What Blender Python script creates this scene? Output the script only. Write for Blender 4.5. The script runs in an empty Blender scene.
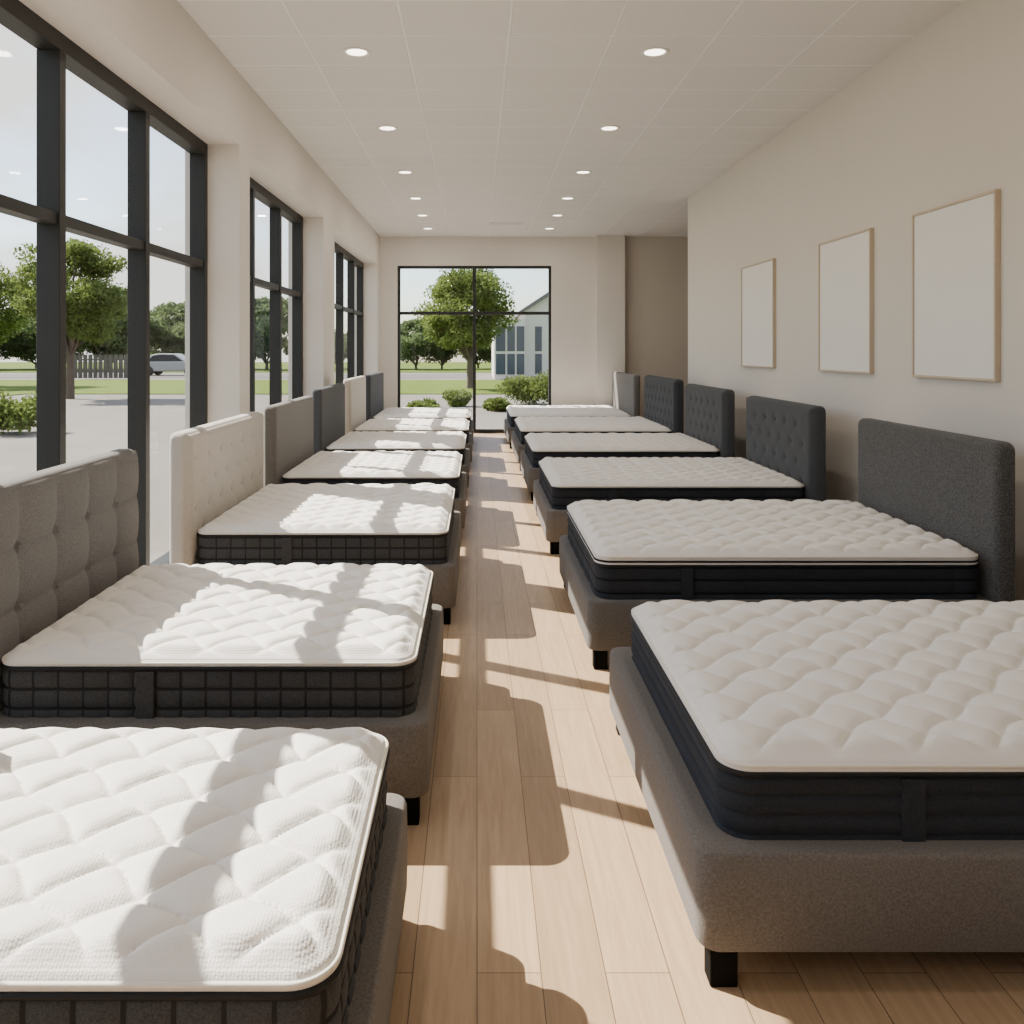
import bpy, math, random
import numpy as np
from mathutils import Vector
random.seed(3); rng=np.random.default_rng(5)
S=bpy.context.scene
COL=S.collection
# ------------------------------------------------------------------ materials
def mat(name):
    m=bpy.data.materials.new(name); m.use_nodes=True
    nt=m.node_tree; nt.nodes.clear()
    o=nt.nodes.new('ShaderNodeOutputMaterial'); b=nt.nodes.new('ShaderNodeBsdfPrincipled')
    nt.links.new(b.outputs[0],o.inputs[0]); return m,nt,b,o
def N(nt,t,**k):
    n=nt.nodes.new(t)
    for a,v in k.items():
        if a.startswith('i_'):
            n.inputs[a[2:].replace('_',' ')].default_value=v
        else: setattr(n,a,v)
    return n
def simple(name,c,r=.6,var=.06,scale=8,bump=0,bscale=200,metal=0,spec=.5,sheen=0,bdist=.002):
    m,nt,b,o=mat(name)
    tc=N(nt,'ShaderNodeTexCoord')
    n=N(nt,'ShaderNodeTexNoise',i_Scale=scale,i_Detail=4.0)
    nt.links.new(tc.outputs['Object'],n.inputs['Vector'])
    mx=N(nt,'ShaderNodeMix',data_type='RGBA')
    mx.inputs[6].default_value=(*[max(0,x*(1-var)) for x in c],1)
    mx.inputs[7].default_value=(*[min(1,x*(1+var)) for x in c],1)
    nt.links.new(n.outputs[0],mx.inputs[0]); nt.links.new(mx.outputs[2],b.inputs['Base Color'])
    b.inputs['Roughness'].default_value=r; b.inputs['Metallic'].default_value=metal
    b.inputs['Specular IOR Level'].default_value=spec
    if sheen: b.inputs['Sheen Weight'].default_value=sheen
    if bump:
        n2=N(nt,'ShaderNodeTexNoise',i_Scale=bscale,i_Detail=3.0)
        nt.links.new(tc.outputs['Object'],n2.inputs['Vector'])
        bp=N(nt,'ShaderNodeBump',i_Strength=bump,i_Distance=bdist)
        nt.links.new(n2.outputs[0],bp.inputs['Height']); nt.links.new(bp.outputs[0],b.inputs['Normal'])
    return m
def fabric(name,c,var=.25,scale=160,bump=.6,sheen=.1):
    m,nt,b,o=mat(name)
    tc=N(nt,'ShaderNodeTexCoord')
    n=N(nt,'ShaderNodeTexNoise',i_Scale=float(scale),i_Detail=5.0,i_Roughness=.7)
    nt.links.new(tc.outputs['Object'],n.inputs['Vector'])
    cr=N(nt,'ShaderNodeValToRGB'); cr.color_ramp.elements[0].position=.35; cr.color_ramp.elements[1].position=.65
    cr.color_ramp.elements[0].color=(*[x*(1-var) for x in c],1); cr.color_ramp.elements[1].color=(*[x*(1+var) for x in c],1)
    nt.links.new(n.outputs[0],cr.inputs[0]); nt.links.new(cr.outputs[0],b.inputs['Base Color'])
    b.inputs['Roughness'].default_value=.95; b.inputs['Specular IOR Level'].default_value=.12
    b.inputs['Sheen Weight'].default_value=sheen
    bp=N(nt,'ShaderNodeBump',i_Strength=bump,i_Distance=.002)
    nt.links.new(n.outputs[0],bp.inputs['Height']); nt.links.new(bp.outputs[0],b.inputs['Normal'])
    return m
M_wall=simple('wall_paint',(.69,.65,.60),.85,.02,3,.15,120,spec=.2)
M_wall_shade=simple('wall_paint_shaded',(.63,.57,.50),.85,.02,3,.15,120,spec=.2)  # alcove walls: weaker light there is put into a darker wall colour
M_frame=simple('anodised_frame',(.022,.022,.021),.5,.1,5,spec=.3)
M_leg=simple('black_leg',(.004,.004,.004),.8,spec=.08)
M_pipeb=simple('black_piping',(.010,.011,.013),.6,spec=.3)
M_pipew=simple('cream_piping',(.78,.74,.67),.7)
M_band=fabric('charcoal_mattress_border',(.029,.033,.041),.35,300,.4,.05)
M_bandg=fabric('grey_mattress_border',(.055,.057,.061),.35,260,.4,.05)
M_seamg=simple('grey_border_stitching',(.026,.027,.029),.9,spec=.1)
M_seam=simple('border_stitching',(.014,.016,.020),.9,spec=.1)
M_canvas=simple('white_print_canvas',(.82,.81,.79),.8,.01,3)
M_oak=simple('pale_oak_frame',(.55,.45,.34),.5,.12,30)
M_trimw=simple('white_trim',(.8,.78,.74),.5,.01)
F={ 'taupe':fabric('taupe_linen',(.150,.138,.128)),
    'grey':fabric('grey_linen',(.122,.116,.111)),
    'hbgrey':fabric('mid_grey_linen',(.145,.14,.136)),
    'warmgrey':fabric('warm_grey_linen',(.15,.142,.135)),
    'cream':fabric('cream_boucle',(.47,.44,.40),.15),
    'char':fabric('charcoal_wool',(.088,.086,.086),.55,120),
    'slate':fabric('slate_wool',(.062,.065,.070),.3),
    'slate2':fabric('dark_slate_wool',(.042,.045,.052),.3)}
def knit():
    m,nt,b,o=mat('white_knit_ticking')
    tc=N(nt,'ShaderNodeTexCoord')
    v=N(nt,'ShaderNodeTexVoronoi',i_Scale=150.0,i_Randomness=.3)
    nt.links.new(tc.outputs['Object'],v.inputs['Vector'])
    n=N(nt,'ShaderNodeTexNoise',i_Scale=6.0,i_Detail=3.0); nt.links.new(tc.outputs['Object'],n.inputs['Vector'])
    mx=N(nt,'ShaderNodeMix',data_type='RGBA'); mx.inputs[6].default_value=(.80,.78,.75,1); mx.inputs[7].default_value=(.85,.83,.80,1)
    nt.links.new(n.outputs[0],mx.inputs[0]); nt.links.new(mx.outputs[2],b.inputs['Base Color'])
    b.inputs['Roughness'].default_value=.9; b.inputs['Specular IOR Level'].default_value=.12
    bp=N(nt,'ShaderNodeBump',i_Strength=.4,i_Distance=.003,invert=True)
    nt.links.new(v.outputs['Distance'],bp.inputs['Height']); nt.links.new(bp.outputs[0],b.inputs['Normal'])
    return m
M_knit=knit()
def floor_mat():
    m,nt,b,o=mat('oak_planks')
    tc=N(nt,'ShaderNodeTexCoord'); mp=N(nt,'ShaderNodeMapping'); mp.inputs['Rotation'].default_value=(0,0,math.pi/2)
    nt.links.new(tc.outputs['Object'],mp.inputs['Vector'])
    br=N(nt,'ShaderNodeTexBrick',offset=.37,offset_frequency=2)
    for k,v in (('Color1',(.47,.33,.205,1)),('Color2',(.385,.265,.16,1)),('Mortar',(.14,.09,.055,1)),('Scale',1.0),('Mortar Size',.0016),('Mortar Smooth',.3),('Brick Width',1.6),('Row Height',.165)):
        br.inputs[k].default_value=v
    nt.links.new(mp.outputs[0],br.inputs['Vector'])
    mp2=N(nt,'ShaderNodeMapping'); mp2.inputs['Scale'].default_value=(22,1.3,1)
    nt.links.new(tc.outputs['Object'],mp2.inputs['Vector'])
    n=N(nt,'ShaderNodeTexNoise',i_Scale=2.2,i_Detail=8.0,i_Roughness=.65,i_Distortion=.6)
    nt.links.new(mp2.outputs[0],n.inputs['Vector'])
    cr=N(nt,'ShaderNodeValToRGB'); cr.color_ramp.elements[0].position=.3; cr.color_ramp.elements[1].position=.7
    cr.color_ramp.elements[0].color=(.82,.80,.77,1); cr.color_ramp.elements[1].color=(1.1,1.1,1.1,1)
    nt.links.new(n.outputs[0],cr.inputs[0])
    mx=N(nt,'ShaderNodeMix',data_type='RGBA',blend_type='MULTIPLY'); mx.inputs[0].default_value=1
    nt.links.new(br.outputs['Color'],mx.inputs[6]); nt.links.new(cr.outputs[0],mx.inputs[7])
    nt.links.new(mx.outputs[2],b.inputs['Base Color'])
    b.inputs['Roughness'].default_value=.42; b.inputs['Specular IOR Level'].default_value=.35
    bp=N(nt,'ShaderNodeBump',i_Strength=.4,i_Distance=.002,invert=True)
    nt.links.new(br.outputs['Fac'],bp.inputs['Height']); nt.links.new(bp.outputs[0],b.inputs['Normal'])
    return m
M_floor=floor_mat()
def ceil_mat():
    m,nt,b,o=mat('ceiling_tiles')
    tc=N(nt,'ShaderNodeTexCoord'); mp=N(nt,'ShaderNodeMapping'); mp.inputs['Location'].default_value=(.5,.17,0)
    br=N(nt,'ShaderNodeTexBrick',offset=0.0)
    for k,v in (('Color1',(.76,.74,.71,1)),('Color2',(.74,.72,.69,1)),('Mortar',(.88,.87,.85,1)),('Scale',1.0),('Mortar Size',.012),('Mortar Smooth',.2),('Brick Width',.72),('Row Height',.61)):
        br.inputs[k].default_value=v
    nt.links.new(tc.outputs['Object'],mp.inputs[0]); nt.links.new(mp.outputs[0],br.inputs['Vector']); nt.links.new(br.outputs['Color'],b.inputs['Base Color'])
    b.inputs['Roughness'].default_value=.9; b.inputs['Specular IOR Level'].default_value=.1
    bp=N(nt,'ShaderNodeBump',i_Strength=.8,i_Distance=.012)
    nt.links.new(br.outputs['Fac'],bp.inputs['Height']); nt.links.new(bp.outputs[0],b.inputs['Normal'])
    return m
M_ceil=ceil_mat()
def glass_mat():
    m,nt,b,o=mat('window_glass'); nt.nodes.remove(b)
    t=N(nt,'ShaderNodeBsdfTransparent'); t.inputs[0].default_value=(.95,.97,.97,1)
    g=N(nt,'ShaderNodeBsdfGlossy'); g.inputs['Roughness'].default_value=.01
    lw=N(nt,'ShaderNodeLayerWeight'); lw.inputs[0].default_value=.5
    p=N(nt,'ShaderNodeMath',operation='POWER'); p.inputs[1].default_value=5.0
    q=N(nt,'ShaderNodeMath',operation='MULTIPLY_ADD'); q.inputs[1].default_value=.4; q.inputs[2].default_value=.015
    mx=N(nt,'ShaderNodeMixShader')
    nt.links.new(lw.outputs['Facing'],p.inputs[0]); nt.links.new(p.outputs[0],q.inputs[0]); nt.links.new(q.outputs[0],mx.inputs[0])
    nt.links.new(t.outputs[0],mx.inputs[1]); nt.links.new(g.outputs[0],mx.inputs[2]); nt.links.new(mx.outputs[0],o.inputs[0])
    return m
M_glass=glass_mat()
def emis(name,c,s):
    m,nt,b,o=mat(name); b.inputs['Base Color'].default_value=(*c,1)
    b.inputs['Emission Color'].default_value=(*c,1); b.inputs['Emission Strength'].default_value=s; return m
M_lamp=emis('lamp_lens',(1,.9,.75),6)
def leaf(name,c,var,sc):
    m,nt,b,o=mat(name)
    tc=N(nt,'ShaderNodeTexCoord'); n=N(nt,'ShaderNodeTexNoise',i_Scale=sc,i_Detail=4.0); nt.links.new(tc.outputs['Object'],n.inputs['Vector'])
    cr=N(nt,'ShaderNodeValToRGB'); cr.color_ramp.elements[0].position=.3; cr.color_ramp.elements[1].position=.7
    cr.color_ramp.elements[0].color=(*[x*(1-var) for x in c],1); cr.color_ramp.elements[1].color=(*[x*(1+var) for x in c],1)
    nt.links.new(n.outputs[0],cr.inputs[0]); nt.links.new(cr.outputs[0],b.inputs['Base Color'])
    b.inputs['Roughness'].default_value=.7; b.inputs['Specular IOR Level'].default_value=.15
    t=N(nt,'ShaderNodeBsdfTranslucent'); nt.links.new(cr.outputs[0],t.inputs[0])
    mx=N(nt,'ShaderNodeMixShader'); mx.inputs[0].default_value=.45
    nt.links.new(b.outputs[0],mx.inputs[1]); nt.links.new(t.outputs[0],mx.inputs[2]); nt.links.new(mx.outputs[0],o.inputs[0])
    return m
M_leaf=leaf('foliage',(.135,.18,.045),.45,.9)
M_leaf2=leaf('foliage_far',(.13,.18,.075),.4,.5)
M_bark=simple('bark',(.10,.075,.055),.9,.3,6,.5,30,bdist=.02)
M_grass=simple('lawn',(.095,.135,.02),.95,.3,1.2,spec=.1)
M_pave=simple('pavement',(.165,.152,.135),.9,.2,.5,spec=.2)
M_asph=simple('asphalt',(.12,.118,.115),.9,.15,.8,spec=.2)
M_siding=simple('light_siding',(.58,.56,.54),.8,.05,1)
M_roof=simple('grey_roof',(.13,.13,.14),.8,.1,1)
M_bglass=simple('dark_glazing',(.035,.055,.085),.15,.3,.5)
M_fence=simple('weathered_fence',(.10,.09,.08),.9,.2,3)
M_carp=simple('silver_car_paint',(.30,.30,.31),.3,.02,2)
M_carg=simple('car_glass',(.02,.025,.03),.1,.1,2)
M_tyre=simple('tyre_rubber',(.015,.015,.015),.8,.1,5)
# ------------------------------------------------------------------ mesh helpers
def mkobj(name,v,f,m,parent=None,loc=(0,0,0),smooth=False,midx=None):
    me=bpy.data.meshes.new(name)
    me.from_pydata([tuple(p) for p in v],[],[tuple(q) for q in f])
    ms=m if isinstance(m,list) else [m]
    for x in ms: me.materials.append(x)
    if midx is not None: me.polygons.foreach_set('material_index',midx)
    if smooth: me.polygons.foreach_set('use_smooth',[True]*len(me.polygons))
    me.update()
    o=bpy.data.objects.new(name,me); COL.objects.link(o); o.location=loc
    if parent: o.parent=parent
    return o
def boxes(name,bl,m,parent=None,loc=(0,0,0),bevel=0):
    v=[];f=[];mi=[]
    for b in bl:
        x0,x1,y0,y1,z0,z1=b[:6]; k=len(v)
        v+=[(x0,y0,z0),(x1,y0,z0),(x1,y1,z0),(x0,y1,z0),(x0,y0,z1),(x1,y0,z1),(x1,y1,z1),(x0,y1,z1)]
        f+=[(k,k+3,k+2,k+1),(k+4,k+5,k+6,k+7),(k,k+1,k+5,k+4),(k+1,k+2,k+6,k+5),(k+2,k+3,k+7,k+6),(k+3,k,k+4,k+7)]
        mi+=[b[6] if len(b)>6 else 0]*6
    o=mkobj(name,v,f,m,parent,loc,midx=mi)
    if bevel:
        bm=o.modifiers.new('bevel','BEVEL'); bm.width=bevel; bm.segments=3; bm.limit_method='ANGLE'
        for p in o.data.polygons: p.use_smooth=True
        w=o.modifiers.new('wn','WEIGHTED_NORMAL'); w.keep_sharp=False
    return o
def empty(name,loc=(0,0,0)):
    e=bpy.data.objects.new(name,None); COL.objects.link(e); e.location=loc; e.empty_display_size=.2; return e
def outline(a,b,r,step):
    P=[];Nn=[]
    cs=[(a-r,b-r,0),(-(a-r),b-r,90),(-(a-r),-(b-r),180),(a-r,-(b-r),270)]
    for i,(cx,cy,a0) in enumerate(cs):
        n=10
        for j in range(n+1):
            t=math.radians(a0+90*j/n); P.append((cx+r*math.cos(t),cy+r*math.sin(t))); Nn.append((math.cos(t),math.sin(t)))
        nx=cs[(i+1)%4]; t=math.radians(a0+90)
        p0=np.array(P[-1]); p1=np.array([nx[0]+r*math.cos(t),nx[1]+r*math.sin(t)])
        L=np.linalg.norm(p1-p0); k=max(1,int(L/step))
        for j in range(1,k):
            q=p0+(p1-p0)*j/k; P.append(tuple(q)); Nn.append((math.cos(t),math.sin(t)))
    P=np.array(P);Nn=np.array(Nn)
    d=np.linalg.norm(np.roll(P,-1,0)-P,axis=1); s=np.concatenate([[0],np.cumsum(d)[:-1]])
    return P,Nn,s
def loft(P,Nn,prof,close=False):
    n=len(P);v=[];f=[]
    for (o,z) in prof:
        o=np.broadcast_to(o,(n,)); 
        q=P+Nn*o[:,None]
        v+= [(q[i,0],q[i,1],z) for i in range(n)]
    m=len(prof)
    for j in range(m-1 if not close else m):
        j2=(j+1)%m
        for i in range(n):
            i2=(i+1)%n
            f.append((j*n+i,j*n+i2,j2*n+i2,j2*n+i))
    return v,f
def pipe(P,Nn,z,rad,off=0):
    pr=[(off+rad*math.cos(t),z+rad*math.sin(t)) for t in np.linspace(0,2*math.pi,9)[:-1]]
    return loft(P,Nn,pr,True)
def merge(parts):
    V=[];Fc=[];mi=[]
    for v,f,m in parts:
        k=len(V); V+=list(v); Fc+=[tuple(i+k for i in q) for q in f]
        mi+= m if isinstance(m,list) else [m]*len(f)
    return V,Fc,mi
def quilt(a,b,r,z0,res,edge=.05,lift=.022,amp=.025,seed=0,ca=.205,cb=.185):
    nx=int(2*a/res);ny=int(2*b/res)
    x,y=np.meshgrid(np.linspace(-a,a,nx+1),np.linspace(-b,b,ny+1),indexing='ij')
    ux=np.clip((np.abs(x)-(a-r))/r,0,1); uy=np.clip((np.abs(y)-(b-r))/r,0,1)
    mx=np.where((ux>0)&(uy>0),(a-r)+r*ux*np.sqrt(1-uy**2/2),np.abs(x))*np.sign(x)
    my=np.where((ux>0)&(uy>0),(b-r)+r*uy*np.sqrt(1-ux**2/2),np.abs(y))*np.sign(y)
    qx=np.maximum(np.abs(mx)-(a-r),0);qy=np.maximum(np.abs(my)-(b-r),0)
    ins=np.minimum(np.maximum(np.abs(mx)-(a-r),np.abs(my)-(b-r)),0)
    d=r-(np.hypot(qx,qy)+ins)
    t=np.clip(d/edge,0,1); dome=np.sqrt(np.clip(1-(1-t)**2,0,1))
    ph=seed*1.7
    X=mx+.007*np.sin(my*2*np.pi/(cb)+ph)+.005*np.sin(my*9+mx*5+ph)
    Y=my+.012*np.sin(mx*2*np.pi/(ca)+ph*2)+.006*np.sin(mx*7-my*4+ph)
    u=X/ca+Y/cb; w=X/ca-Y/cb
    su=np.abs(np.sin(np.pi*u)); sw=np.abs(np.sin(np.pi*w))
    hs=lambda q:np.sqrt(1-(1-q)**2)
    ci=np.floor(u)*7.3+np.floor(w)*3.1+seed
    var=.9+.2*np.modf(np.abs(np.sin(ci)*43.7))[0]
    h=hs(su)*hs(sw)*amp*var
    t2=np.clip((d-.012)/.05,0,1)
    z=z0+dome*lift+h*(t2*t2*(3-2*t2))
    v=np.stack([mx,my,z],-1).reshape(-1,3)
    idx=np.arange((nx+1)*(ny+1)).reshape(nx+1,ny+1)
    f=np.stack([idx[:-1,:-1],idx[1:,:-1],idx[1:,1:],idx[:-1,1:]],-1).reshape(-1,4)
    return v.tolist(),f.tolist()
def mattress(parent,cx,a,b,style,res,seed):
    zb,zt=.30,.512
    r=.08
    P,Nn,s=outline(a,b,r,.0085 if res<.0125 else (.017 if res<.02 else .04))
    n=len(P)
    parts=[]
    nz=36; prof=[(-.03,zb+.001)]; seam=[[0]*n]
    per=.085 if style=='grid' else .26
    rows=4 if style=='stripe' else 3
    for j in range(nz+1):
        tz=j/nz; z=zb+.006+(zt-zb-.012)*tz
        sz=abs(math.sin(math.pi*tz*rows))
        ss=np.abs(np.sin(np.pi*s/per))
        if style=='stripe': o=.012*sz**.5+0*s
        else: o=.010*(sz**.5)*(ss**.3)
        prof.append((o-.010,z))
        if j<nz:
            szm=abs(math.sin(math.pi*(j+.5)/nz*rows))
            ssm=np.abs(np.sin(np.pi*(s+.004)/per))
            row=np.zeros(n,int)
            if szm<.15: row[:]=1
            if style=='grid': row[ssm<.16]=1
            seam.append((row*4).tolist())
    prof.append((-.012,zt)); seam.append([0]*n)
    v,f=loft(P,Nn,prof); parts.append((v,f,sum(seam,[])))
    parts.append((v[:n],[tuple(range(n))[::-1]],0))
    v,f=pipe(P,Nn,zb+.008,.007,-.002); parts.append((v,f,1))
    v,f=pipe(P,Nn,zt,.0075,-.001); parts.append((v,f,1))
    z=zt
    if style=='pillow' or style=='stripe':
        h=.020 if style=='stripe' else .022
        v,f=loft(P,Nn,[(-.008,z),(.0,z+.006),(.001,z+h*.5),(-.002,z+h)]); parts.append((v,f,2)); z+=h
        if style=='pillow':
            v,f=pipe(P,Nn,z,.005,.0); parts.append((v,f,1))
            v,f=loft(P,Nn,[(-.008,z),(0,z+.007),(.001,z+h*.5),(-.002,z+h)]); parts.append((v,f,2)); z+=h
    else:
        v,f=loft(P,Nn,[(-.006,z),(0,z+.008),(-.002,z+.016)]); parts.append((v,f,2)); z+=.016
    v,f=pipe(P,Nn,z,.0055,-.003); parts.append((v,f,3))
    v,f=quilt(a-.004,b-.004,r,z,res,seed=seed); parts.append((v,f,2))
    V,Fc,mi=merge(parts)
    bandm=M_bandg if style=='grid' else M_band
    mkobj('mattress',V,Fc,[bandm,M_pipeb,M_knit,M_pipew,M_seamg if style=='grid' else M_seam],parent,(cx,0,0),True,mi)
    hb=[]
    sx=-.52 if cx>0 else -.20
    for (x0,x1) in ((sx-.03,sx+.03),):
        hb.append((x0,x1,-b-.007,-b+.004,zb+.02,zt-.01)); hb.append((x0,x1,b-.004,b+.007,zb+.02,zt-.01))
    boxes('mattress_handles',hb,bandm,parent,(cx,0,0),.003)
def headboard(parent,xf,xb,b,top,style,m,res=.012):
    s=1 if xb>xf else -1
    th=abs(xb-xf)
    R=.035
    parts=[]
    zc=(top+.08)/2; hz=(top-.08)/2
    P,Nn,_=outline(b,hz,.05,.05)
    q=R
    prof=[]
    k=6
    for j in range(k+1):
        t=math.pi/2*j/k; prof.append((-q+q*math.sin(t), q-q*math.cos(t)))
    for j in range(k+1):
        t=math.pi/2*j/k; prof.append((-q+q*math.cos(t), th-q+q*math.sin(t)))
    v,f=loft(P,Nn,prof); n=len(P)
    v=[(xf+s*p[2],p[0],p[1]+zc) for p in v]
    f.append(tuple(range((len(prof)-1)*n,len(prof)*n)))
    f.append(tuple(range(n))[::-1])
    parts.append((v,f,0))
    if style!='plain':
        a_=b-.012; c_=hz-.012
        ny=int(2*a_/res); nz=int(2*c_/res)
        y,z=np.meshgrid(np.linspace(-a_,a_,ny+1),np.linspace(-c_,c_,nz+1),indexing='ij')
        d=np.minimum(a_-np.abs(y),c_-np.abs(z))
        t=np.clip(d/.05,0,1); dome=np.sqrt(1-(1-t)**2)
        pts=[]
        if style=='square':
            ncol=5; cw=2*b/ncol; rh=.22
            zz=(c_-z)
            gy=np.abs(np.sin(np.pi*(y+b)/cw)); gz=np.abs(np.sin(np.pi*zz/rh))
            h=.012+.026*(gy**.4)*(gz**.4)
            rows=int(2*c_/rh)
            for i in range(1,ncol):
                for j in range(1,rows+1): pts.append((-b+i*cw,c_-j*rh))
            amp=.014
        else:
            dy,dz=.25,.15
            h=np.full_like(y,.034); 
            nr=int(2*c_/dz)
            for j in range(1,nr):
                off=0 if j%2 else dy/2
                for i in range(-8,9):
                    py=i*dy+off; pz=c_-j*dz
                    if abs(py)<a_-.09: pts.append((py,pz))
            u=(y/dy+(c_-z)/(2*dz)-.0); w=(y/dy-(c_-z)/(2*dz))
            seam=np.minimum(np.abs(np.sin(np.pi*(u-.5))),np.abs(np.sin(np.pi*(w-.5))))
            h=h-.0015*np.exp(-(seam/.2)**2)*np.clip((d-.04)/.06,0,1)
            amp=.020
        for py,pz in pts:
            rr=np.hypot(y-py,z-pz); h=h-amp*np.exp(-(rr/.032)**1.2)
        X=-h*dome+.010
        idx=np.arange((ny+1)*(nz+1)).reshape(ny+1,nz+1)
        v=np.stack([xf+s*X,y,z+zc],-1).reshape(-1,3).tolist()
        f=np.stack([idx[:-1,:-1],idx[1:,:-1],idx[1:,1:],idx[:-1,1:]],-1).reshape(-1,4).tolist()
        parts.append((v,f,0))
        for py,pz in pts:
            bx=-.008 if style!='square' else -.012
            vv=[];ff=[]
            K=8
            for ri,(rr,hh) in enumerate(((.013,.0),(.011,.005),(.006,.008))):
                for q_ in range(K):
                    t=2*math.pi*q_/K; vv.append((xf+s*(bx-hh),py+rr*math.cos(t),pz+zc+rr*math.sin(t)))
            for ri in range(2):
                for q_ in range(K): ff.append((ri*K+q_,ri*K+(q_+1)%K,(ri+1)*K+(q_+1)%K,(ri+1)*K+q_))
            ff.append(tuple(range(2*K,3*K)))
            parts.append((vv,ff,0))
    V,Fc,mi=merge(parts)
    mkobj('headboard',V,Fc,m,parent,(0,0,0),True,mi)
    xm=(xf+xb)/2
    boxes('headboard_feet',[(xm-.03,xm+.03,y0-.03,y0+.03,0,.1) for y0 in (-b+.1,b-.1)],M_leg,parent,(0,0,0),.004)
def bed(xfoot,xhead,y0,y1,fm,hm,hstyle,mstyle,top=1.15,res=.02,seed=0,yin=.042,xin=0):
    s=1 if xhead>xfoot else -1
    cx=(xfoot+xhead)/2; cy=(y0+y1)/2; a=abs(xhead-xfoot)/2; b=(y1-y0)/2
    e=empty('upholstered_bed',(cx,cy,0))
    P,Nn,_=outline(a,b,.055,.5)
    zb,zt=.10,.345
    prof=[(-.006,zb),(0,zb+.008),(.002,(zb+zt)/2),(0,zt-.014),(-.005,zt-.004),(-.012,zt),(-.044,zt-.001)]
    v,f=loft(P,Nn,prof); n=len(P)
    f.append(tuple(range(n))[::-1]); f.append(tuple(range((len(prof)-1)*n,len(prof)*n)))
    mkobj('bed_frame',v,f,F[fm],e,smooth=True).modifiers.new('es','EDGE_SPLIT').split_angle=math.radians(50)
    lg=[]
    for sx in (-1,1):
        for sy in (-1,1):
            x=sx*(a-.065);y=sy*(b-.05); lg.append((x-.035,x+.035,y-.03,y+.03,0,.105))
    boxes('bed_legs',lg,M_leg,e,bevel=.004)
    ma=a-.036-xin/2; mb=b-yin
    mattress(e,s*(.010+xin/2),ma,mb,mstyle,res,seed)
    xf=s*a; headboard(e,xf+s*.002+0, xf+s*.11,b+.01,top,hstyle,F[hm],.011 if res<.015 else .018)
    return e
XF=.555
bed(XF,2.67,2.12,3.62,'taupe','char','plain','stripe',1.15,.008,1,.066,.03)
bed(XF,2.58,4.25,5.80,'grey','char','plain','pillow',1.14,.010,2)
bed(XF-.01,2.62,6.66,8.28,'taupe','slate','button','plainb',1.16,.012,3)
bed(XF-.01,2.62,9.02,10.7,'grey','slate','button','plainb',1.18,.016,4)
bed(.535,2.62,11.25,13.3,'grey','slate2','button','plainb',1.21,.022,5)
bed(.50,2.53,13.8,16.0,'grey','warmgrey','plain','plainb',1.2,.025,6)
LH=-1.68
bed(-.195,LH,1.395,2.43,'taupe','hbgrey','square','grid',1.13,.0065,7)
bed(-.165,LH,2.85,4.23,'taupe','hbgrey','square','grid',1.115,.008,8,.064)
bed(-.125,LH,4.95,6.68,'taupe','cream','button','grid',1.12,.011,9)
bed(-.105,LH,7.15,8.8,'taupe','warmgrey','plain','plainb',1.13,.014,10)
bed(-.09,LH,9.25,10.9,'grey','slate','plain','plainb',1.18,.02,11)
bed(-.07,LH,11.4,12.95,'grey','cream','plain','plainb',1.21,.022,12)
bed(-.06,LH,13.5,15.4,'grey','slate2','plain','plainb',1.21,.025,13)
# ------------------------------------------------------------------ room
CE=3.78; YB=16.4; Y0=-3.0; WX=-1.87; RX=3.04; RE=7.0
boxes('floor',[(-2.3,RE,Y0-.2,YB+.2,-.1,0)],M_floor)
boxes('ceiling',[(-2.5,RE+.2,Y0-.2,YB+.2,CE,CE+.2)],M_ceil)
WT=3.22
W1=(-1.25,6.72); W2=(7.02,10.4); W3=(11.2,15.95)
wl=[(-2.3,WX,Y0-.2,W1[0],0,CE),(-2.3,WX,W1[1],W2[0],0,CE),(-2.3,WX,W2[1],W3[0],0,CE),(-2.3,WX,W3[1],YB+.2,0,CE)]
for w in (W1,W2,W3): wl+= [(-2.3,WX,w[0],w[1],WT,CE),(-2.3,WX,w[0],w[1],0,.06)]
boxes('wall_left',wl,M_wall)
boxes('wall_right',[(RX,RX+.16,Y0-.2,12.3,0,CE)],M_wall)
boxes('wall_alcove_side',[(RX+.16,RE+.2,12.14,12.3,0,CE),(RE,RE+.2,12.3,YB+.2,0,CE)],M_wall_shade)
boxes('wall_behind',[(WX,RX,Y0-.2,Y0,0,CE)],M_wall)
BX0,BX1,BZ=-1.53,1.43,3.22
boxes('wall_back',[(WX,BX0,YB,YB+.2,0,CE),(BX1,2.55,YB,YB+.2,0,CE),(BX0,BX1,YB,YB+.2,BZ,CE)],M_wall)
boxes('wall_back_alcove',[(2.55,RE,YB,YB+.2,0,CE)],M_wall_shade)
boxes('wall_column',[(2.28,2.81,YB-.2,YB,0,CE)],M_wall)
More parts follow.
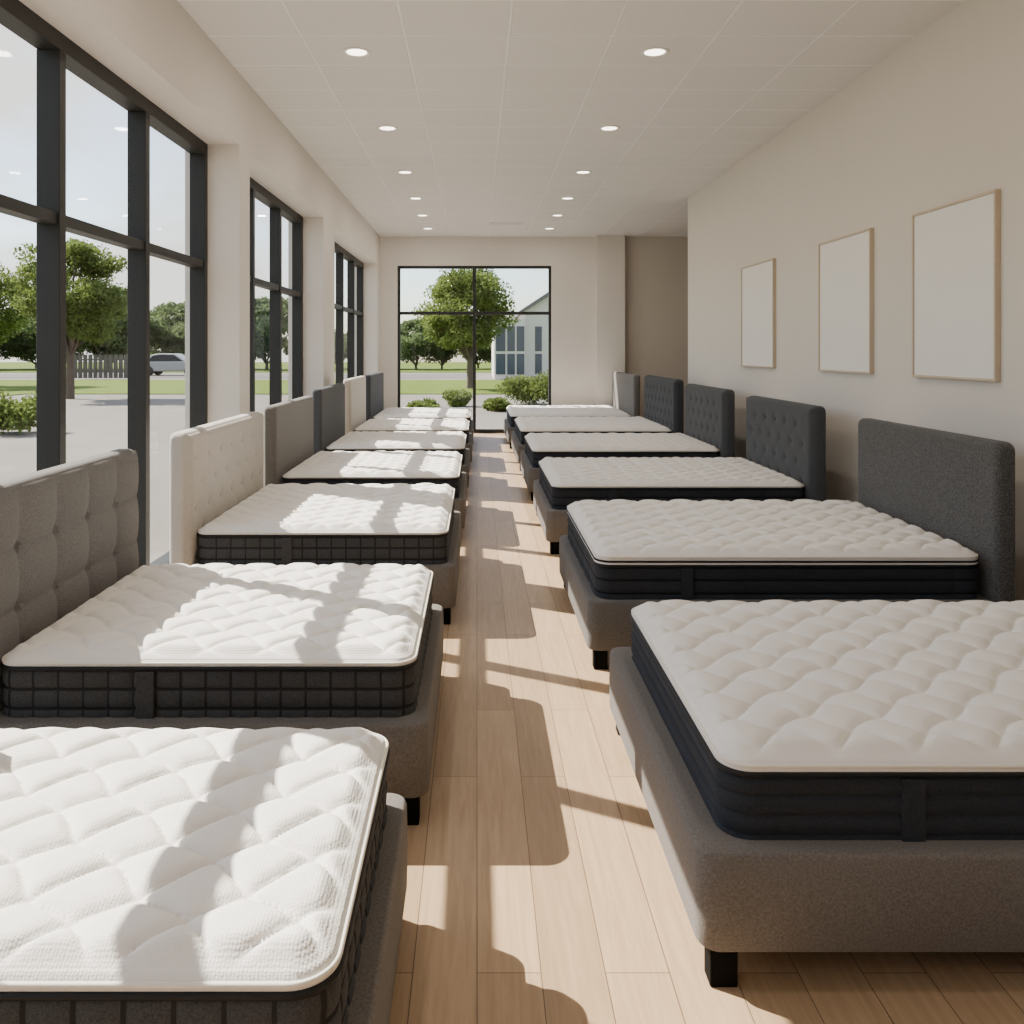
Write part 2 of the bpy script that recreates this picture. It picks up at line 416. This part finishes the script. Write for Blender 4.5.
def window_left(name,w,mull,tr=2.27):
    e=empty(name,(-2.18,(w[0]+w[1])/2,.06)); cy=e.location.y
    z0=0;z1=WT-.06; d=.06; bl=[]
    ht=.035
    bl.append((-d,d,w[0]-cy,w[0]-cy+.07,z0,z1)); bl.append((-d,d,w[1]-cy-.07,w[1]-cy,z0,z1))
    bl.append((-d,d,w[0]-cy+.07,w[1]-cy-.07,z0,z0+.08)); bl.append((-d,d,w[0]-cy+.07,w[1]-cy-.07,z1-.09,z1))
    ys=[w[0]+.07]+mull+[w[1]-.07]
    for m_ in mull: bl.append((-d,d,m_-cy-ht,m_-cy+ht,z0+.08,z1-.09))
    for i in range(len(ys)-1):
        p=ys[i]+(ht if i else 0); q=ys[i+1]-(ht if i<len(ys)-2 else 0)
        bl.append((-d*.8,d*.8,p-cy,q-cy,tr-.06-.03,tr-.06+.03))
    boxes('window_frame',bl,M_frame,e,bevel=.004)
    p,q=w[0]-cy+.05,w[1]-cy-.05
    mkobj('glass_pane',[(0,p,z0+.05),(0,q,z0+.05),(0,q,z1-.05),(0,p,z1-.05)],[(0,1,2,3)],M_glass,e)
window_left('window_1',W1,[-.15,.97,2.1,3.25,4.37,5.5])
window_left('window_2',W2,[8.12,9.24])
window_left('window_3',W3,[12.4,13.55,14.75])
e=empty('window_4',((BX0+BX1)/2,YB+.08,0)); hw=(BX1-BX0)/2; t=.05
bl=[(-hw,-hw+t,-.05,.05,0,BZ),(hw-t,hw,-.05,.05,0,BZ),(-hw+t,hw-t,-.05,.05,0,.07),(-hw+t,hw-t,-.05,.05,BZ-t,BZ),(-.03,.03,-.05,.05,.07,BZ-t),
    (-hw+t,-.03,-.04,.04,2.28,2.34),(.03,hw-t,-.04,.04,2.28,2.34)]
boxes('window_frame',bl,M_frame,e,bevel=.004)
mkobj('glass_pane',[(-hw+.03,0,.03),(hw-.03,0,.03),(hw-.03,0,BZ-.03),(-hw+.03,0,BZ-.03)],[(0,1,2,3)],M_glass,e)
boxes('baseboard_right',[(RX-.015,RX,Y0,12.3,0,.1)],M_wall,bevel=.003)
boxes('baseboard_back',[(BX1+.02,2.26,YB-.015,YB,0,.1)],M_wall,bevel=.003)
for (p,q) in ((4.95,5.90),(6.53,7.52),(8.67,9.72)):
    cy=(p+q)/2; b_=(q-p)/2; z0,z1=1.415,2.535; cz=(z0+z1)/2; hz=(z1-z0)/2
    e=empty('framed_wall_print',(RX,cy,cz)); fw=.016
    boxes('frame',[(-.035,0,-b_,-b_+fw,-hz,hz),(-.035,0,b_-fw,b_,-hz,hz),(-.035,0,-b_+fw,b_-fw,-hz,-hz+fw),(-.035,0,-b_+fw,b_-fw,hz-fw,hz)],M_oak,e,bevel=.002)
    boxes('canvas',[(-.024,-.002,-b_+fw,b_-fw,-hz+fw,hz-fw)],M_canvas,e)
def downlight(x,y,power=7):
    e=empty('recessed_downlight',(x,y,CE))
    K=28;v=[];f=[]
    prof=[(.105,0),(.105,-.006),(.09,-.010),(.078,-.006),(.074,-.001)]
    for r_,z_ in prof:
        for i in range(K): v.append((r_*math.cos(2*math.pi*i/K),r_*math.sin(2*math.pi*i/K),z_))
    for j in range(len(prof)-1):
        for i in range(K): f.append((j*K+i,j*K+(i+1)%K,(j+1)*K+(i+1)%K,(j+1)*K+i))
    mkobj('trim_ring',v,f,M_trimw,e,smooth=True)
    v=[(.075*math.cos(2*math.pi*i/K),.075*math.sin(2*math.pi*i/K),-.003) for i in range(K)]
    mkobj('lens',v,[tuple(range(K))[::-1]],M_lamp,e)
    L=bpy.data.lights.new('downlight_lamp','AREA'); L.shape='DISK'; L.size=.14; L.energy=power; L.color=(1,.9,.77)
    o=bpy.data.objects.new('lamp',L); COL.objects.link(o); o.parent=e; o.location=(0,0,-.012)
for y in (-1.0,1.9,4.06,6.24,8.38,10.45,12.25,13.8,15.3):
    for x in (-.88,1.30): downlight(x,y)
e=empty('ceiling_vent',(.5,14.7,CE))
bl=[(-.3,.3,-.15,-.12,-.012,0),(-.3,.3,.12,.15,-.012,0),(-.3,-.27,-.12,.12,-.012,0),(.27,.3,-.12,.12,-.012,0)]
bl+=[(-.27,.27,-.1+i*.04,-.085+i*.04,-.01,0) for i in range(6)]
boxes('grille',bl,M_trimw,e)
# ------------------------------------------------------------------ exterior
GZ=-.12; GL=GZ+.03; TZ=GL+.03
boxes('exterior_ground',[(-80,80,-40,120,GZ-.3,GZ)],M_pave)
boxes('lawn',[(-17.5,80,33,48.5,GZ,GL)],M_grass)
boxes('side_lawn',[(-80,-17.5,-40,48.5,GZ,GL)],M_grass)
boxes('road',[(-80,0,52,60,GZ,GZ+.02)],M_asph)
boxes('far_lawn',[(-80,80,65,120,GZ,GL)],M_grass)
def leafcloud(clusters,n,size):
    C=np.array([c[:3] for c in clusters]);R=np.array([c[3:6] for c in clusters])
    k=rng.integers(0,len(C),n)
    d=rng.normal(size=(n,3)); d/=np.linalg.norm(d,axis=1)[:,None]
    rr=rng.uniform(.4,1.2,n)[:,None]
    p=C[k]+d*rr*R[k]
    t1=rng.normal(size=(n,3)); t1/=np.linalg.norm(t1,axis=1)[:,None]
    t2=np.cross(t1,rng.normal(size=(n,3))); t2/=np.linalg.norm(t2,axis=1)[:,None]
    sz=size*rng.uniform(.6,1.3,n)[:,None]
    v=np.stack([p-t1*sz,p-t2*sz*.6,p+t1*sz,p+t2*sz*.6],1).reshape(-1,3)
    f=np.arange(4*n).reshape(-1,4)
    return v.tolist(),f.tolist()
def limb(p0,p1,r0,r1,K=8):
    p0=Vector(p0);p1=Vector(p1); d=(p1-p0).normalized(); u=d.orthogonal().normalized(); w=d.cross(u)
    v=[]
    for p,r in ((p0,r0),(p1,r1)):
        for i in range(K):
            t=2*math.pi*i/K; q=p+u*r*math.cos(t)+w*r*math.sin(t); v.append(tuple(q))
    return v,[(i,(i+1)%K,K+(i+1)%K,K+i) for i in range(K)]
def tree_mesh(h,cr,trunk,n,size,leafm,nclus=46):
    parts=[]
    v,f=limb((0,0,0),(0.0,0,trunk),.16,.12); parts.append((v,f,0))
    cl=[]; cz=(trunk+h)/2+.1; hz=(h-trunk)/2
    for i in range(nclus):
        a_=random.uniform(0,6.28); zz=random.uniform(-.9,.9); rr=math.sqrt(max(0,1-zz*zz))*random.uniform(.3,.9)*cr
        c=(rr*math.cos(a_),rr*math.sin(a_),cz+zz*hz*.85); s_=cr*random.uniform(.18,.32)
        cl.append((*c,s_,s_,s_*.7))
        if i%3==0:
            v,f=limb((0.0,0,trunk*random.uniform(.7,1.)),c,.06,.015,6); parts.append((v,f,0))
    v,f=leafcloud(cl,n,size); parts.append((v,f,1))
    return merge(parts)
def tree(name,loc,h,cr,trunk,n=9000,size=.11,leafm=M_leaf):
    V,Fc,mi=tree_mesh(h,cr,trunk,n,size,leafm)
    return mkobj(name,V,Fc,[M_bark,leafm],None,loc,False,mi)
tree('street_tree',(-14.3,30,GZ),5.6,2.1,1.7,24000,.065)
tree('street_tree',(-.3,37,TZ),5.3,2.4,1.5,30000,.07)
tree('street_tree',(-19.5,22,TZ),6.5,2.6,1.8,18000,.08)
tree('street_tree',(-24,40,TZ),6,2.8,1.6,16000,.09)
V,Fc,mi=tree_mesh(6,3.4,.45,13000,.16,M_leaf2,34)
def treeline(name,base,pos):
    tl=empty(name,base)
    for i,(x,y,sc) in enumerate(pos):
        if treeline.me is None:
            o=mkobj('tree_crown',V,Fc,[M_bark,M_leaf2],tl,(x,y,0),False,mi); treeline.me=o.data
        else:
            o=bpy.data.objects.new('tree_crown',treeline.me); COL.objects.link(o); o.parent=tl; o.location=(x,y,0)
        o.scale=(sc,sc,sc*random.uniform(.8,1.1)); o.rotation_euler=(0,0,random.uniform(0,6.28))
treeline.me=None
treeline('distant_tree_line',(0,74,TZ),[(x*1.0+random.uniform(-.8,.8),random.uniform(-2,4),random.uniform(.6,.8) if x>-16 else random.uniform(.85,1.2)) for x in np.arange(-78,60,2.5)])
treeline('roadside_tree_line',(-55,20,TZ),[(random.uniform(-3,3),y,random.uniform(.8,1.3)) for y in range(-50,26,4)])
def shrub(loc,r,h,n=5000):
    cl=[(random.uniform(-.6,.6)*r,random.uniform(-.6,.6)*r,h*random.uniform(.3,.7),r*.4,r*.4,h*.3) for i in range(14)]
    v,f=leafcloud(cl,n,.045); mkobj('garden_shrub',v,f,M_leaf,None,loc)
for loc,r,h in (((1.5,27,GZ),.9,.9),((2.5,26.5,GZ),.9,1.15),((.6,24,GZ),.45,.4),((-1.4,23,GZ),.5,.4),((-.6,26,GZ),.5,.5),((-9.5,17.5,GZ),.7,.9)):
    shrub(loc,r,h)
e=empty('wooden_fence',(-22.4,50.5,GZ))
boxes('pickets',[(i*.3,i*.3+.24,-.02,.02,.05,1.45) for i in range(-6,7)]+[(-1.8,2.1,.02,.07,.4,.5),(-1.8,2.1,.02,.07,1.1,1.2)],M_fence,e)
# parked car
e=empty('parked_car',(-20.3,57,GZ+.02))
lower=[(-2.1,.28),(-2.15,.62),(-2.0,.82),(-1.2,.93),(1.0,.95),(1.75,.88),(2.12,.72),(2.15,.3)]
cabin=[(-1.75,.88),(-1.15,1.38),(-.6,1.47),(.35,1.45),(1.1,.94)]
def prism(pts,y0,y1,ins=0):
    n=len(pts); v=[(x,y0,z) for x,z in pts]+[(x,y1,z) for x,z in pts]
    f=[tuple(range(n))[::-1],tuple(range(n,2*n))]+[(i,(i+1)%n,n+(i+1)%n,n+i) for i in range(n)]
    return v,f
v,f=prism(lower,-.88,.88); o=mkobj('body',v,f,M_carp,e); bm=o.modifiers.new('b','BEVEL'); bm.width=.08; bm.segments=3
v,f=prism(cabin,-.74,.74); o=mkobj('cabin_roof',v,f,M_carp,e); bm=o.modifiers.new('b','BEVEL'); bm.width=.06; bm.segments=3
side=[(-1.45,.95),(-1.05,1.33),(-.55,1.40),(.3,1.38),(.9,.96)]
parts=[]
for y in (-.76,.74): v,f=prism(side,y,y+.02); parts.append((v,f,0))
V2,F2,m2=merge(parts); mkobj('side_windows',V2,F2,M_carg,e)
parts=[]
for x in (-1.3,1.35):
    for y in (-.9,.7):
        K=20; v=[(x+.32*math.cos(2*math.pi*i/K),yy,.32+.32*math.sin(2*math.pi*i/K)) for yy in (y,y+.2) for i in range(K)]
        f=[tuple(range(K)),tuple(range(K,2*K))]+[(i,(i+1)%K,K+(i+1)%K,K+i) for i in range(K)]
        parts.append((v,f,0))
V2,F2,m2=merge(parts); mkobj('wheels',V2,F2,M_tyre,e)
# neighbouring building
e=empty('neighbouring_building',(8,50,GZ))
v=[(-5.2,0,0),(5,0,0),(5,0,4.0),(-.2,0,7.2),(-5.2,0,4.0),(-5.2,14,0),(5,14,0),(5,14,4.0),(-.2,14,7.2),(-5.2,14,4.0)]
f=[(0,1,2,3,4),(5,9,8,7,6),(0,4,9,5),(1,6,7,2)]
mkobj('gable_walls',v,f,M_siding,e)
v=[(-5.6,-.4,3.75),(-.2,-.4,7.3),(5.4,-.4,3.75),(-5.6,14.4,3.75),(-.2,14.4,7.3),(5.4,14.4,3.75)]
v+=[(a_,b_,c_+.2) for a_,b_,c_ in v]
f=[(0,1,4,3),(1,2,5,4),(6,9,10,7),(7,10,11,8),(0,6,7,1),(1,7,8,2),(0,3,9,6),(2,8,11,5),(3,4,10,9),(4,5,11,10)]
mkobj('roof',v,f,M_roof,e)
boxes('annex',[(-7.0,-5.2,-.5,8,0,3.5)],M_siding,e)
gl=[]
for x0,x1,y in ((-6.9,-6.35,-.5),(-6.25,-5.8,-.5),(-5.7,-5.25,-.5),(-4.6,-4.2,0),(-2.1,-1.5,0),(-.5,.1,0)):
    for z0,z1 in ((.3,1.5),(1.65,3.1)): gl.append((x0,x1,y-.03,y,z0,z1))
boxes('glazing',gl,M_bglass,e)
# ------------------------------------------------------------------ light
L=bpy.data.lights.new('sun','SUN'); L.energy=19.0; L.angle=math.radians(.35); L.color=(1,.91,.79)
o=bpy.data.objects.new('sun',L); COL.objects.link(o)
d=Vector((.95,-.50,-1.0)); o.rotation_euler=d.to_track_quat('-Z','Y').to_euler(); o.location=(-10,10,12)
w=bpy.data.worlds.new('sky'); S.world=w; w.use_nodes=True; nt=w.node_tree; nt.nodes.clear()
out=N(nt,'ShaderNodeOutputWorld'); bg=N(nt,'ShaderNodeBackground'); bg.inputs[1].default_value=.44
sky=N(nt,'ShaderNodeTexSky',sky_type='NISHITA',sun_disc=False,sun_elevation=math.radians(43),sun_rotation=math.radians(-62))
tc=N(nt,'ShaderNodeTexCoord'); mp=N(nt,'ShaderNodeMapping'); mp.inputs['Scale'].default_value=(1,1,3)
nz=N(nt,'ShaderNodeTexNoise',i_Scale=2.8,i_Detail=6.0); cr=N(nt,'ShaderNodeValToRGB'); cr.color_ramp.elements[0].position=.40; cr.color_ramp.elements[1].position=.62
mx=N(nt,'ShaderNodeMix',data_type='RGBA'); mx.inputs[7].default_value=(4.2,4.1,3.95,1)
nt.links.new(tc.outputs['Generated'],mp.inputs[0]); nt.links.new(mp.outputs[0],nz.inputs['Vector']); nt.links.new(nz.outputs[0],cr.inputs[0]); nt.links.new(cr.outputs[0],mx.inputs[0])
nt.links.new(sky.outputs[0],mx.inputs[6]); nt.links.new(mx.outputs[2],bg.inputs[0]); nt.links.new(bg.outputs[0],out.inputs[0])
# ------------------------------------------------------------------ camera
c=bpy.data.cameras.new('camera'); c.sensor_width=36; c.lens=30.0; c.shift_x=(512-477)/1024; c.shift_y=-(512-350)/1024; c.clip_end=400
co=bpy.data.objects.new('camera',c); COL.objects.link(co); co.location=(0,0,1.6); co.rotation_euler=(math.pi/2,0,0)
S.camera=co
